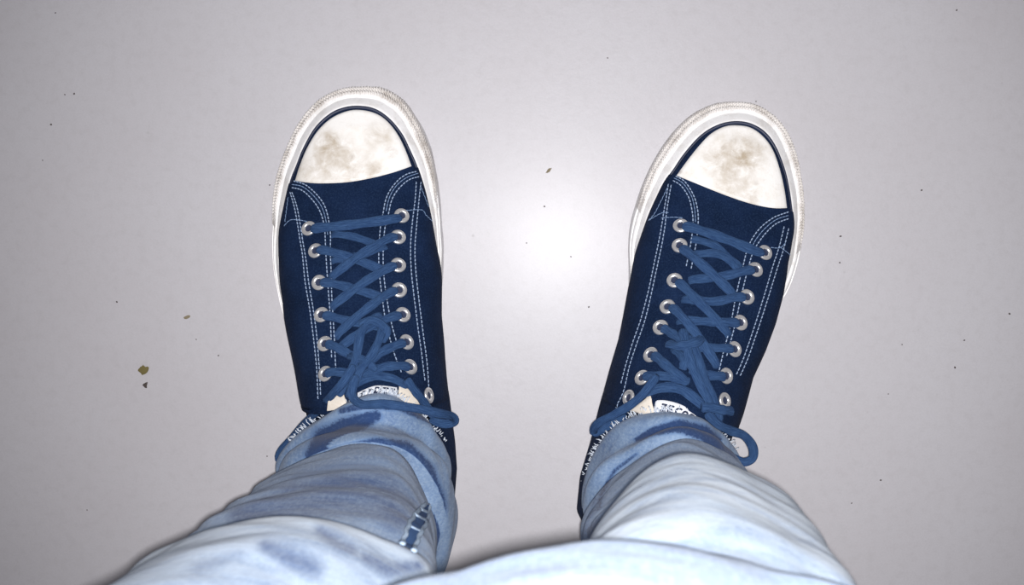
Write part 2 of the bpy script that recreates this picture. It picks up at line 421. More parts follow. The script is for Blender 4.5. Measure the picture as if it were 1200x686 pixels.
    o = mesh_obj('stripe', v, f, M['stripe'], root, og, label='thin navy stripe round the toe'); fix_normals(o)
    rest = [k % n for k in range(D['bump_n'][1]+D['st'][1]-1, n-D['bump_n'][0]+D['st'][0]+1)]
    path = cr(Ip[rest], 320); path[:, 2] = ZI+.0008
    v, f = sweep(path, [(0, 0, 1)]*len(path), .0013, .0012, 8)
    o = mesh_obj('piping', v, f, M['stripe'], root, og); fix_normals(o)
    # ---- tongue
    tl, tr = cr(D['tong_l'], 50), cr(D['tong_r'], 50); V = []; nc = 17
    for i in range(50):
        for c in range(nc):
            t = c/(nc-1); q = tl[i]*(1-t)+tr[i]*t; edge = min(c, nc-1-c)
            h = .0009*min(edge, 3)/3+.0006*noise.noise(Vector((i*.3, c*.3, 5)))
            V.append(hit(q[0], q[1], h)[0])
    o = mesh_obj('tongue', V, grid_faces(50, nc), M['canvas'], root, og); fix_normals(o)
    def patch(name, poly_rows, m_, off, lab=None, parent=root, n1=10, n2=24):
        a_, b_ = cr(poly_rows[0], n2), cr(poly_rows[1], n2); V = []
        for r in range(n1):
            t = r/(n1-1)
            for c in range(n2):
                q = a_[c]*(1-t)+b_[c]*t; ed = r in (0, n1-1) or c in (0, n2-1)
                V.append(hit(q[0], q[1], off-(.0006 if ed else 0))[0])
        o = mesh_obj(name, V, grid_faces(n1, n2), m_, parent, og, label=lab); fix_normals(o); return o
    for rows in D['cream']: patch('lining', rows, M['cream'], .0028, 'cream canvas lining at the tongue end')
    lb = patch('tongue_label', D['label'], M['label'], .0040, 'white woven label with dark letters')
    # letters: flat glyph strokes mapped onto the label
    a_, b_ = cr(D['label'][0], 60), cr(D['label'][1], 60)
    GL = {'I': [[(0, 0), (1, 0)], [(0, 1), (1, 1)], [(.5, 0), (.5, 1)]], 'T': [[(0, 0), (1, 0)], [(.5, 0), (.5, 1)]],
          'E': [[(0, 0), (0, 1)], [(0, 0), (1, 0)], [(0, .5), (.8, .5)], [(0, 1), (1, 1)]],
          'C': [[(1, .1), (.5, 0), (.05, .3), (.05, .7), (.5, 1), (1, .9)]],
          'O': [[(.5, 0), (.95, .3), (.95, .7), (.5, 1), (.05, .7), (.05, .3), (.5, 0)]],
          'P': [[(0, 1), (0, 0), (.8, .05), (.9, .3), (.7, .5), (0, .5)]],
          'N': [[(0, 1), (0, 0), (1, 1), (1, 0)]]}
    parts = []; t0, t1, v0_, v1_ = D['txt_box']; word = D['word']; cw = (t1-t0)/len(word)
    for g, ch in enumerate(word):
        for st in GL[ch]:
            pp = []
            for (x, y) in (cr(np.array(st), 9) if len(st) > 2 and ch not in 'N' else cr(np.array(st), 7)):
                t = t0+(g+.1+.72*x)*cw; v = v0_+(v1_-v0_)*y; k = t*59; i = int(min(k, 58)); fr = k-i
                A_ = a_[i]*(1-fr)+a_[i+1]*fr; B_ = b_[i]*(1-fr)+b_[i+1]*fr; q = A_*(1-v)+B_*v
                pp.append(hit(q[0], q[1], .0044))
            parts.append(sweep([p[0] for p in pp], [p[1] for p in pp], .0011, .0004, 6))
    v, f = join(parts); o = mesh_obj('lettering', v, f, M['ink'], lb, og, label='dark letters on the woven label')
    # ---- eyelets
    for (x, y) in D['eyes']:
        c, nn = hit(x, y, .0016); nn = Vector(nn); t1_ = nn.orthogonal().normalized(); t2_ = nn.cross(t1_); V = []; R_, r_ = .0035, .0012
        for i in range(28):
            a = 2*math.pi*i/28; d = t1_*math.cos(a)+t2_*math.sin(a)
            for j in range(10):
                b_2 = 2*math.pi*j/10; V.append(Vector(c)+d*(R_+r_*1.15*math.cos(b_2))+nn*(r_*.8*math.sin(b_2)))
        e = mesh_obj('eyelet', V, grid_faces(28, 10, True)+[((27*10)+j, (27*10)+(j+1) % 10, (j+1) % 10, j) for j in range(10)], M['metal'], root, og)
        fix_normals(e)
        V = [Vector(c)-nn*.0003+(t1_*math.cos(2*math.pi*i/20)+t2_*math.sin(2*math.pi*i/20))*.0032 for i in range(20)]
        mesh_obj('eyelet_hole', V, [tuple(range(20))], M['ink'], e, og, smooth=False)
    # ---- stitching
    def stitch(lines, m_, name, rad=.00034, L=.0019, gap=.0007):
        parts = []
        for ln in lines:
            c = cr(ln, 90); h = [hit(x, y, .0016) for x, y in c]; p3 = np.array([q[0] for q in h]); nn = np.array([q[1] for q in h])
            cum = np.concatenate([[0], np.cumsum(np.linalg.norm(np.diff(p3, axis=0), axis=1))]); s = 0
            while s+L < cum[-1]:
                pa = [np.array([np.interp(s+L*t, cum, p3[:, k]) for k in range(3)]) for t in (0, .3, .7, 1)]
                nm = np.array([np.interp(s+L*.5, cum, nn[:, k]) for k in range(3)])
                pa[0] = pa[0]-nm*.0003; pa[3] = pa[3]-nm*.0003
                parts.append(sweep(pa, [nm]*4, rad*2.1, rad*1.5, 6)); s += L+gap
        v, f = join(parts); return mesh_obj(name, v, f, m_, root, og, kind='stuff', label='pale blue stitching on the canvas')
    stitch(D['stitch'], M['thread'], 'stitching'); stitch(D['stitch2'], M['thread_dim'], 'stitching', .00024, .0026, .0002)
    # ---- laces
    parts = []; parts2 = []
    rnd = random.Random(7)
    for (pts, w) in D['laces']:
        if pts[0][2] == 0:
            e0, e1 = np.array(pts[1][:2]), np.array(pts[0][:2]); d = (e1-e0)/np.linalg.norm(e1-e0); pts = [(*(e1+d*6), -.0045), (*e1, -.0002)]+pts[1:]
        if pts[-1][2] == 0:
            e0, e1 = np.array(pts[-2][:2]), np.array(pts[-1][:2]); d = (e1-e0)/np.linalg.norm(e1-e0); pts = pts[:-1]+[(*e1, -.0002), (*(e1+d*6), -.0045)]
        c = cr(np.array(pts, float), 36); path = []; nrm = []
        for k, (x, y, h) in enumerate(c):
            p, nn = hit(x, y, h+.0018); path.append(p); nrm.append(nn)
        path = np.array(path)
        for _ in range(3): path[1:-1] = (path[:-2]+path[1:-1]*2+path[2:])/4
        nrm = np.array(nrm); nm = nrm.mean(0); tw = rnd.uniform(-.25, .25)
        nrm = nrm*.4+nm*.6; nrm[:, 0] += tw*.5
        parts.append(sweep(path, nrm, w, .0024, 20, wf=lambda t: 1+.08*math.sin(t*19), rib=.13))
    v, f = join(parts); o = mesh_obj('shoelace', v, f, M['lace'], root, og, label='mid blue flat cotton shoelace'); fix_normals(o); fibre(o, 20)
    parts = []
    for (pts, w) in D['loops']:
        w3 = np.array([np.array(P(x, y, z)) for x, y, z in pts]); path = cr(w3, 60)
        nr = [(0.15*math.sin(k*.1), .3, 1) for k in range(60)]
        v, f = sweep(path, nr, w, .0034, 20, wf=lambda t: 1+.06*math.sin(t*23), rib=.13)
        o = mesh_obj('lace_loop', v, f, M['lace'], root, og); fix_normals(o); fibre(o, 20)
    return root, hit

BR1 = (.26, .18, .11); BR2 = (.42, .33, .22)
left = dict(toe=(425, 103), heel=(468, 645),
  outer=[(425, 103), (400, 106), (375, 119), (355, 141), (342, 165), (332, 190), (325, 215), (321, 250), (321, 290), (325, 330), (333, 365), (345, 410), (356, 460), (366, 520), (378, 570), (395, 610), (425, 638), (462, 647), (495, 638), (512, 610), (519, 565), (517, 500), (513, 440), (512, 395), (515, 350), (518, 318), (518, 280), (515, 240), (510, 200), (502, 170), (488, 140), (472, 118), (450, 105)],
  inner=[(418, 126), (400, 129), (385, 137), (370, 152), (357, 175), (349, 195), (342, 213), (336, 240), (331, 270), (328, 300), (330, 335), (338, 368), (350, 412), (362, 460), (372, 520), (385, 570), (402, 606), (430, 630), (462, 638), (490, 629), (505, 605), (511, 565), (510, 500), (507, 440), (506, 395), (508, 350), (511, 320), (509, 290), (505, 262), (500, 238), (494, 215), (487, 194), (480, 178), (470, 158), (455, 140), (438, 129)],
  bl=[(331, 262), (327, 300), (329, 330), (335, 370), (342, 402), (351, 440), (361, 485), (368, 540), (385, 600), (420, 645)],
  br=[(509, 270), (513, 300), (515, 330), (515, 370), (518, 400), (521, 440), (526, 480), (531, 520), (533, 550), (530, 590), (512, 640)],
  top=[(420, 127, .040), (421, 150, .046), (422, 185, .050), (423, 212, .053), (425, 260, .063), (427, 300, .073), (430, 350, .085), (434, 400, .097), (438, 440, .107), (442, 470, .115), (446, 500, .118)],
  tend=(443, 486), bump_n=(37, 37), st=(0, 0),
  ql=[(347, 214), (357, 217), (369, 227), (379, 242), (386, 258), (388, 275), (389, 330), (392, 380), (395, 420), (398, 452), (400, 470)],
  qr=[(488, 198), (478, 202), (464, 213), (454, 229), (449, 245), (447, 262), (445, 300), (446, 340), (451, 380), (460, 415), (474, 450), (488, 475)],
  cap_arc=[(346, 212), (352, 193), (361, 172), (373, 153), (388, 139), (405, 131), (420, 129), (437, 132), (451, 140), (464, 155), (474, 174), (482, 195)],
  cap_low=[(482, 195), (462, 202), (435, 209), (405, 214), (370, 215), (346, 212)],
  stains=[(384, 168, .003, .012, .75, BR2), (392, 180, .004, .020, .6, BR2), (413, 184, .0004, .003, .85, BR1), (365, 202, .004, .018, .5, BR2), (420, 200, .004, .024, .4, BR2), (445, 160, .003, .014, .5, BR2), (458, 180, .001, .006, .6, BR1), (400, 205, .002, .02, .35, BR2), (440, 203, .002, .01, .45, BR2)],
  tong_l=[(384, 252), (386, 300), (388, 360), (392, 420), (398, 478)], tong_r=[(450, 248), (448, 300), (450, 360), (462, 420), (484, 478)],
  cream=[([(466, 455), (478, 458), (492, 470)], [(464, 478), (480, 484), (500, 492)]), ([(388, 468), (396, 462), (402, 456)], [(386, 482), (396, 480), (408, 474)])],
  label=([(420, 463), (440, 455), (463, 457)], [(420, 476), (440, 472), (464, 474)]), word='COPEI', txt_box=(.12, .95, .2, .8),
  eyes=[(363, 269), (371, 295), (375, 332), (378, 370), (382, 404), (383, 439), (470, 254), (466, 279), (466, 312), (467, 341), (471, 370), (475, 402), (479, 431), (500, 464)],
  stitch=[[(346, 213), (358, 217), (371, 228), (381, 242), (386, 260), (388, 278), (388, 300), (390, 350), (393, 400), (395, 440)],
          [(344, 221), (355, 224), (366, 234), (375, 247), (380, 262), (382, 280), (384, 320), (388, 370), (390, 420)],
          [(342, 226), (347, 245), (352, 275), (356, 300), (359, 330), (364, 360), (369, 395), (373, 430), (375, 470)],
          [(344, 226), (350, 245), (355, 275), (360, 305), (363, 330), (368, 360), (373, 395), (376, 430), (378, 466)],
          [(486, 202), (474, 206), (462, 217), (453, 232), (449, 250), (445, 275), (444, 310), (447, 345), (452, 380), (461, 415), (470, 440)],
          [(489, 208), (478, 212), (467, 222), (459, 235), (455, 252), (450, 275), (449, 310), (452, 345), (458, 380), (466, 410)],
          [(486, 214), (485, 235), (482, 262), (480, 290), (481, 320), (484, 350), (488, 385), (492, 415), (496, 450)],
          [(491, 214), (489, 238), (487, 262), (485, 290), (486, 320), (489, 350), (493, 385), (498, 425), (500, 455)]],
  stitch2=[[(344, 217), (356, 220), (368, 230), (378, 244), (383, 261), (385, 280)], [(488, 204), (476, 209), (464, 219), (456, 233), (452, 250)], [(340, 232), (336, 262)], [(335, 266), (342, 259), (352, 259), (362, 261)], [(474, 248), (492, 247), (497, 253), (504, 260)], [(491, 220), (500, 244)]],
  laces=[ # under strands first: x, y, extra height
    ([(392, 276, .0), (420, 281, .0005), (448, 292, .0)], .0052), ([(450, 290, .0), (425, 300, .0005), (392, 306, 0)], .0050),
    ([(366, 270, .0002), (372, 270, .0013), (415, 267, .0028), (462, 259, .0014), (469, 256, .0002)], .0066),
    ([(373, 296, .0002), (380, 295, .0012), (412, 304, .0010), (449, 318, 0)], .0058), ([(377, 333, .0002), (384, 333, .0012), (415, 341, .001), (448, 350, 0)], .0058),
    ([(380, 371, .0002), (387, 372, .0012), (415, 380, .001), (450, 385, 0)], .0056), ([(384, 405, .0002), (392, 407, .0013), (415, 420, .0015), (430, 428, .002)], .0056),
    ([(384, 440, .0002), (392, 438, .0014), (412, 440, .002), (428, 436, .003)], .0056),
    ([(465, 280, .0002), (457, 281, .0013), (425, 301, .0032), (390, 325, 0)], .0058), ([(464, 313, .0002), (457, 315, .0013), (428, 335, .0032), (391, 360, 0)], .0058),
    ([(465, 342, .0002), (458, 344, .0013), (430, 366, .0032), (396, 394, 0)], .0058), ([(469, 371, .0002), (461, 373, .0013), (438, 384, .0030), (400, 408, 0)], .0058),
    ([(473, 403, .0002), (464, 406, .0013), (445, 417, .0032), (428, 432, .004)], .0056), ([(478, 432, .0002), (468, 431, .0014), (448, 434, .003), (425, 446, .004)], .0056),
    ([(476, 455, 0), (455, 446, .002), (432, 447, .003), (412, 458, .003)], .0054), ([(446, 372, .003), (432, 385, .006), (424, 400, .0075), (420, 425, .007), (412, 448, .006), (402, 468, .004)], .0054),
    ([(448, 382, .003), (444, 402, .006), (436, 422, .0075), (422, 445, .007), (411, 470, .004)], .0052), ([(424, 388, .005), (436, 384, .0085), (450, 392, .006), (446, 405, .003)], .0056),
    ([(410, 420, .002), (418, 424, .006), (430, 430, .0075), (440, 440, .005)], .0046)],
  loops=[([(415, 428, .119), (404, 446, .121), (390, 462, .115), (376, 478, .100), (360, 494, .085), (344, 512, .070), (330, 528, .064), (327, 538, .062), (334, 541, .060), (344, 530, .060)], .0050),
         ([(418, 440, .124), (412, 462, .128), (424, 474, .134), (450, 474, .138), (482, 478, .136), (512, 484, .126), (529, 488, .113), (533, 494, .106), (522, 497, .102), (504, 493, .098)], .0052),
         ([(476, 445, .118), (486, 458, .114), (497, 472, .106), (508, 488, .098)], .0050)])

right = dict(toe=(857, 121), heel=(733, 650),
  outer=[(857, 121), (832, 125), (808, 138), (788, 158), (770, 184), (756, 212), (746, 240), (739, 268), (737, 295), (738, 325), (736, 360), (728, 400), (716, 450), (702, 500), (690, 560), (688, 605), (702, 636), (730, 651), (760, 645), (784, 620), (796, 580), (806, 540), (826, 490), (851, 430), (876, 390), (902, 365), (920, 345), (932, 315), (939, 280), (940, 240), (936, 205), (928, 172), (912, 144), (886, 125)],
  inner=[(862, 144), (842, 148), (822, 160), (803, 181), (790, 200), (780, 214), (771, 232), (762, 252), (754, 275), (747, 300), (744, 330), (742, 362), (735, 402), (723, 452), (710, 502), (698, 560), (697, 602), (709, 628), (731, 641), (756, 636), (776, 614), (788, 577), (798, 537), (817, 487), (843, 425), (866, 388), (892, 362), (910, 340), (920, 314), (926, 285), (928, 262), (926, 243), (923, 222), (918, 200), (908, 174), (896, 157), (880, 147)],
  bl=[(759, 260), (748, 295), (741, 330), (734, 365), (727, 400), (715, 440), (704, 480), (694, 520), (682, 560), (678, 600), (690, 640)],
  br=[(928, 262), (927, 290), (923, 320), (918, 345), (908, 378), (895, 410), (880, 440), (868, 480), (850, 530), (830, 590), (790, 650)],
  top=[(862, 145, .040), (860, 168, .046), (857, 205, .050), (852, 240, .054), (844, 275, .062), (836, 310, .072), (826, 355, .084), (814, 405, .097), (803, 445, .107), (795, 478, .115), (790, 510, .118)],
  tend=(792, 500), bump_n=(37, 37), st=(0, 0),
  ql=[(791, 206), (800, 212), (810, 224), (816, 242), (818, 262), (815, 290), (810, 320), (803, 350), (795, 385), (785, 420), (776, 445), (762, 472)],
  qr=[(923, 248), (908, 254), (893, 264), (882, 278), (873, 296), (867, 320), (860, 350), (853, 385), (845, 415), (838, 445), (834, 470), (836, 495)],
  cap_arc=[(793, 206), (803, 192), (817, 174), (832, 158), (848, 149), (863, 147), (880, 150), (895, 161), (906, 177), (914, 200), (919, 222), (922, 244)],
  cap_low=[(922, 244), (905, 244), (880, 239), (850, 229), (820, 217), (793, 206)],
  stains=[(870, 188, .002, .010, .8, BR2), (848, 174, .0005, .003, .85, BR1), (858, 185, .005, .026, .6, BR2), (840, 190, .003, .016, .45, BR2), (880, 180, .003, .016, .5, BR2), (798, 203, .0004, .0025, .9, BR1), (880, 232, .002, .008, .6, BR2), (872, 218, .003, .02, .4, BR2), (886, 216, .0004, .003, .6, BR1), (850, 222, .002, .012, .35, BR2)],
  tong_l=[(814, 240), (812, 300), (800, 360), (786, 420), (756, 488)], tong_r=[(876, 285), (868, 320), (856, 370), (842, 430), (834, 498)],
  cream=[([(742, 482), (752, 474), (764, 464)], [(730, 500), (748, 494), (770, 490)])],
  label=([(771, 472), (782, 472), (800, 478), (822, 494)], [(768, 484), (780, 486), (798, 490), (818, 500)]), word='IECOPN', txt_box=(.14, .95, .25, .8),
  eyes=[(798, 266), (797, 289), (791, 330), (783, 361), (775, 385), (764, 417), (754, 444), (739, 467), (895, 297), (884, 317), (874, 349), (866, 379), (859, 410), (849, 441), (847, 470)],
  stitch=[[(793, 208), (803, 214), (812, 228), (817, 245), (818, 262), (815, 290), (809, 320)],
          [(790, 213), (799, 219), (807, 232), (811, 248), (812, 264), (809, 290), (804, 315)],
          [(788, 218), (783, 245), (779, 275), (773, 305), (766, 340), (758, 375), (748, 405), (740, 430), (733, 460), (724, 478)],
          [(785, 217), (780, 245), (775, 275), (769, 305), (762, 340), (754, 372), (744, 402), (736, 428), (729, 455)],
          [(922, 249), (907, 255), (892, 266), (881, 280), (874, 296), (868, 320), (861, 350), (854, 385), (846, 415), (839, 445)],
          [(922, 257), (908, 263), (897, 273), (888, 285), (880, 300), (873, 325), (866, 355), (859, 385), (850, 418)],
          [(917, 266), (911, 290), (903, 315), (895, 342), (887, 368), (878, 395), (869, 420), (860, 440)],
          [(922, 268), (916, 292), (908, 317), (900, 343), (892, 368), (883, 395), (874, 420), (864, 442)]],
  stitch2=[[(791, 210), (801, 216), (810, 230), (814, 246), (815, 263)], [(922, 253), (907, 259), (894, 270), (884, 283), (878, 297)], [(784, 221), (770, 250), (762, 260)], [(762, 260), (777, 251), (788, 251)], [(776, 257), (790, 256), (804, 257)], [(902, 291), (912, 291), (919, 284)], [(912, 290), (924, 299)]],
  laces=[([(815, 300, 0), (840, 300, .0005), (866, 314, 0)], .0056), ([(812, 282, 0), (840, 292, .0003), (864, 318, 0)], .005),
    ([(882, 318, .0002), (874, 319, .0013), (845, 326, .001), (811, 329, 0)], .0058), ([(872, 350, .0002), (864, 350, .0013), (835, 356, .001), (803, 352, 0)], .0058),
    ([(864, 380, .0002), (856, 380, .0013), (825, 379, .001), (797, 377, 0)], .0058), ([(857, 410, .0002), (849, 410, .0013), (820, 410, .001), (790, 408, 0)], .0056),
    ([(847, 442, .0002), (840, 442, .0014), (822, 441, .002), (806, 436, .003)], .0056),
    ([(800, 267, .0002), (808, 269, .0013), (845, 283, .0028), (884, 297, .0014), (893, 297, .0002)], .0068),
    ([(799, 291, .0002), (803, 296, .0013), (828, 320, .0032), (858, 346, 0)], .0060), ([(793, 331, .0002), (798, 335, .0013), (818, 358, .0032), (852, 392, 0)], .0060),
    ([(785, 362, .0002), (791, 365, .0013), (808, 386, .0035), (838, 428, 0)], .0058), ([(777, 386, .0002), (783, 390, .0013), (796, 402, .004), (806, 412, .006)], .0056),
    ([(766, 418, .0002), (773, 422, .0014), (788, 438, .0035), (804, 455, .004)], .0058), ([(756, 445, .0002), (764, 443, .0014), (785, 446, .003), (806, 452, .004)], .0056),
    ([(758, 462, 0), (780, 457, .0015), (800, 462, .003), (822, 480, .003)], .0062),
    ([(800, 392, .005), (803, 410, .0075), (806, 430, .0085), (814, 455, .0075), (826, 480, .006)], .0056), ([(806, 400, .005), (815, 425, .007), (820, 450, .0075), (827, 470, .0065), (836, 492, .005)], .0052),
    ([(784, 408, .004), (796, 414, .008), (812, 410, .0085), (820, 402, .005)], .0058), ([(792, 415, .004), (800, 428, .008), (798, 440, .007)], .0052)],
  loops=[([(770, 440, .116), (757, 458, .112), (740, 474, .106), (720, 486, .100), (703, 495, .094), (696, 503, .088), (698, 508, .084), (712, 500, .082), (735, 488, .086)], .0050),
         ([(822, 478, .124), (834, 478, .122), (848, 481, .118), (858, 482, .112)], .0056),
         ([(828, 484, .122), (842, 498, .118), (856, 505, .112), (872, 511, .106), (882, 524, .102), (882, 537, .100), (872, 542, .100), (860, 538, .100), (848, 530, .100)], .0054)])

shoe_l, hit_l = build_shoe(left, 'navy canvas sneaker on the left foot, cuffed by dark-streaked blue jeans')
shoe_r, hit_r = build_shoe(right, 'navy canvas sneaker on the right foot, turned outward below the white-faded knee')

# ------------------------------------------------------------ person in jeans
person = empty('person', (-.03, -.15, 0), 'person standing, seen from above, in faded pale blue jeans over navy sneakers', 'person')
PO = person.location.copy()
def C5(L, FL, Fr, FR, R, D, dz=0.):
    pts = [np.array(P(*q)) for q in (L, FL, Fr, FR, R)]; c = (pts[0]+pts[4])/2
    def bk(s, d, zz): q = c+(pts[4]-c)*s; return np.array([q[0], q[1]-D*d, (pts[0][2]+pts[4][2])/2-dz*zz])
    return np.array(pts+[bk(.74, .72, .7), bk(0, 1, 1), bk(-.74, .72, .7)])
def CW(cx, cy, z, rx, ry):
    out = []
    for k in range(8):
        a = math.pi-k*math.pi/4; out.append((cx+rx*math.cos(a), cy+ry*math.sin(a), z))
    return np.array(out)
LEFT_RINGS = [
 C5((331, 556, .055), (355, 506, .085), (437, 462, .121), (498, 492, .09), (522, 546, .05), .052, .02),
 C5((327, 562, .07), (346, 516, .098), (432, 472, .132), (508, 510, .10), (530, 565, .065), .055, .02),
 C5((334, 560, .085), (370, 522, .112), (430, 497, .136), (492, 522, .115), (524, 580, .08), .053, .02),
 C5((325, 566, .10), (350, 525, .13), (425, 503, .156), (505, 528, .138), (536, 600, .10), .056, .02),
 C5((329, 572, .115), (352, 537, .145), (425, 515, .171), (494, 540, .156), (532, 624, .12), .056, .02),
 C5((340, 580, .13), (366, 555, .15), (425, 537, .168), (474, 556, .156), (510, 634, .135), .052, .01),
 C5((328, 572, .16), (350, 545, .18), (418, 524, .195), (474, 536, .19), (507, 628, .16), .055),
 C5((290, 598, .24), (322, 567, .26), (408, 552, .27), (480, 572, .26), (509, 640, .24), .06),
 C5((240, 632, .33), (285, 600, .34), (390, 590, .34), (475, 607, .34), (510, 662, .33), .062),
 C5((185, 668, .39), (240, 640, .40), (360, 628, .40), (460, 652, .40), (511, 692, .39), .065),
 C5((145, 698, .43), (212, 636, .44), (345, 610, .44), (442, 634, .44), (505, 684, .43), .07),
 C5((115, 745, .48), (188, 655, .48), (330, 618, .48), (445, 652, .48), (515, 725, .48), .08),
 CW(-.098, -.162, .55, .072, .072), CW(-.112, -.182, .64, .08, .08), CW(-.125, -.20, .74, .085, .088)]
RIGHT_RINGS = [
 C5((690, 560, .055), (722, 500, .09), (785, 484, .118), (838, 503, .095), (866, 550, .06), .055, .02),
 C5((683, 580, .07), (710, 515, .10), (785, 489, .130), (845, 508, .108), (871, 556, .075), .055, .02),
 C5((691, 585, .09), (722, 532, .12), (788, 505, .137), (838, 522, .12), (866, 560, .085), .053, .02),
 C5((684, 598, .11), (708, 545, .135), (788, 507, .156), (848, 522, .14), (874, 566, .10), .056, .02),
 C5((695, 606, .13), (726, 560, .15), (790, 526, .168), (844, 537, .158), (868, 572, .13), .052, .01),
 C5((684, 622, .16), (712, 570, .19), (790, 518, .21), (850, 530, .20), (880, 572, .17), .055),
 C5((688, 628, .24), (720, 592, .27), (792, 541, .28), (860, 553, .27), (895, 590, .25), .058),
 C5((703, 645, .33), (745, 597, .34), (797, 556, .34), (865, 567, .34), (914, 617, .33), .06),
 C5((695, 640, .38), (736, 572, .39), (795, 534, .39), (868, 552, .39), (930, 606, .38), .065),
 C5((675, 690, .43), (716, 602, .44), (800, 554, .44), (890, 577, .44), (957, 640, .43), .07),
 C5((650, 750, .50), (700, 638, .50), (805, 590, .50), (920, 625, .50), (1002, 705, .50), .08),
 C5((600, 800, .55), (685, 678, .55), (800, 648, .55), (940, 685, .55), (1045, 780, .55), .09),
 C5((385, 775, .60), (535, 676, .60), (705, 642, .60), (890, 680, .60), (1050, 780, .60), .12),
 CW(.012, -.152, .66, .08, .078), CW(.018, -.195, .74, .088, .088)]
def seg_dist(px, pts):
    d = np.full(px.shape[:-1], 1e9); tt = np.zeros_like(d)
    for k in range(len(pts)-1):
        a = np.array(pts[k][:2], float); b = np.array(pts[k+1][:2], float); ab = b-a
        t = np.clip(((px-a)@ab)/(ab@ab), 0, 1); dd = np.linalg.norm(px-(a+t[..., None]*ab), axis=-1)
        w = pts[k][2]*(1-t)+pts[k+1][2]*t; dd = dd/w
        d = np.minimum(d, dd)
    return d
def make_leg(rings, streaks, palef, seed, parent):
    R = np.array(rings); nr = len(R); nu, nv = 330, 144
    # around: periodic
    ring_d = np.array([cr(r, nv, True) for r in R])
    ring_d = np.array([np.stack([np.array([closed_at(r, 8*j/nv) for j in range(nv)])], 0)[0] for r in R])
    par = np.concatenate([np.linspace(0, 7, 170, endpoint=False), np.linspace(7, nr-1, nu-170)])
    G = np.zeros((nu, nv, 3))
    for i, t in enumerate(par):
        G[i] = cr_param(ring_d, t)
    du = np.gradient(G, axis=0); dv = (np.roll(G, -1, 1)-np.roll(G, 1, 1)); NN = np.cross(du, dv); NN /= (np.linalg.norm(NN, axis=2, keepdims=True)+1e-12)
    c = G.mean(1, keepdims=True)
    if ((G-c)*NN).sum() < 0: NN = -NN
    disp = np.zeros((nu, nv))
    for i in range(nu):
        for j in range(nv):
            p = G[i, j]; z = p[2]; x, y = p[0]*1., p[1]*1.
            w1 = noise.noise(Vector((x*14+seed, y*14, z*34+x*12))); w2 = noise.noise(Vector((x*34, y*34+seed, z*80-x*30))); w3 = 1-abs(noise.noise(Vector((x*16+seed*2, y*16, z*30-x*22))))*2
            disp[i, j] = (.0024*w1+.0009*w2+.0009*w3)*min(1, .35+i/25)*(1-.35*smoothstep(z, .25, .4))
    G2 = G+NN*disp[..., None]
    # hem turned inward
    inner = G2[0]+(G.mean(1)[0]-G2[0])*.035; inner2 = G2[0]+(G.mean(1)[0]-G2[0])*.05+np.array([0, 0, .012])
    A = np.concatenate([[inner2], [inner], G2]); V = A.reshape(-1, 3)
    f = grid_faces(len(A), nv, True)
    o = mesh_obj('trouser_leg', V, f, M['denim'], parent, PO); fix_normals(o)
    px = proj(A); ind_shade = np.zeros(A.shape[:2]); mid = np.zeros(A.shape[:2])
    frontal = np.zeros_like(ind_shade); 
    nf = np.concatenate([[NN[0]], [NN[0]], NN]); frontal = (nf[..., 1] > -.25).astype(float)
    for pts, s, z0, z1 in streaks:
        d = seg_dist(px, pts); zz = A[..., 2]
        if z0 >= .2:
            e = np.clip((1.7-d)/1.5, 0, 1); mid = np.maximum(mid, min(1, s*1.5)*e*e*(3-2*e)*frontal*((zz > z0) & (zz < z1))); continue
        ind_shade = np.maximum(ind_shade, s*np.clip((1.25-d)*1.6, 0, 1)*frontal*((zz > z0) & (zz < z1)))  # one mask holds real indigo patches and painted valley shade
    z = A[..., 2]; pal = palef(px, z)
    at = o.data.attributes.new('indigo_shade', 'FLOAT', 'POINT'); at.data.foreach_set('value', ind_shade.reshape(-1).astype(np.float32))
    at = o.data.attributes.new('mid', 'FLOAT', 'POINT'); at.data.foreach_set('value', mid.reshape(-1).astype(np.float32))
    at = o.data.attributes.new('pale', 'FLOAT', 'POINT'); at.data.foreach_set('value', pal.reshape(-1).astype(np.float32))
    return o, G2, NN
def closed_at(r, t):
    m = len(r); i = int(t) % m; u = t-int(t); a, b, c, d = r[(i-1) % m], r[i], r[(i+1) % m], r[(i+2) % m]
    return .5*((2*b)+(-a+c)*u+(2*a-5*b+4*c-d)*u*u+(-a+3*b-3*c+d)*u**3)
# pelvis of the jeans is the parent part
pel = []
for z, rx, ry, cy in ((.69, .12, .07, -.20), (.72, .155, .10, -.20), (.78, .168, .112, -.205), (.86, .168, .112, -.21), (.94, .16, .105, -.215), (.99, .152, .10, -.22), (.99, .145, .093, -.22), (.95, .12, .08, -.22)):
    for k in range(72):
        a = 2*math.pi*k/72; w = .003*noise.noise(Vector((math.cos(a)*2, math.sin(a)*2, z*14)))
        pel.append((-.055+(rx+w)*math.cos(a), cy+(ry+w)*math.sin(a), z))
jeans = mesh_obj('jeans', pel, grid_faces(8, 72, True)+[tuple(range(72))], M['denim'], person, PO, label='faded blue denim jeans'); fix_normals(jeans)
for nm, val in (('indigo_shade', 0.), ('pale', .55)):
    at = jeans.data.attributes.new(nm, 'FLOAT', 'POINT'); at.data.foreach_set('value', [val]*len(jeans.data.vertices))
def sst(x, a, b): t = np.clip((x-a)/(b-a), 0, 1); return t*t*(3-2*t)
def pale_l(px, z):
    k = sst(z, .37, .44); return np.clip(k*.95*(1-.4*sst(z, .455, .50))+.5*(z<.066), 0, 1)
def pale_r(px, z):
    k = sst(z, .31, .37); return np.clip(k*1.1*(1-.92*sst(z, .50, .57)), 0, 1)  # knee fade; colour darkened on the near thigh to offset the strong flash
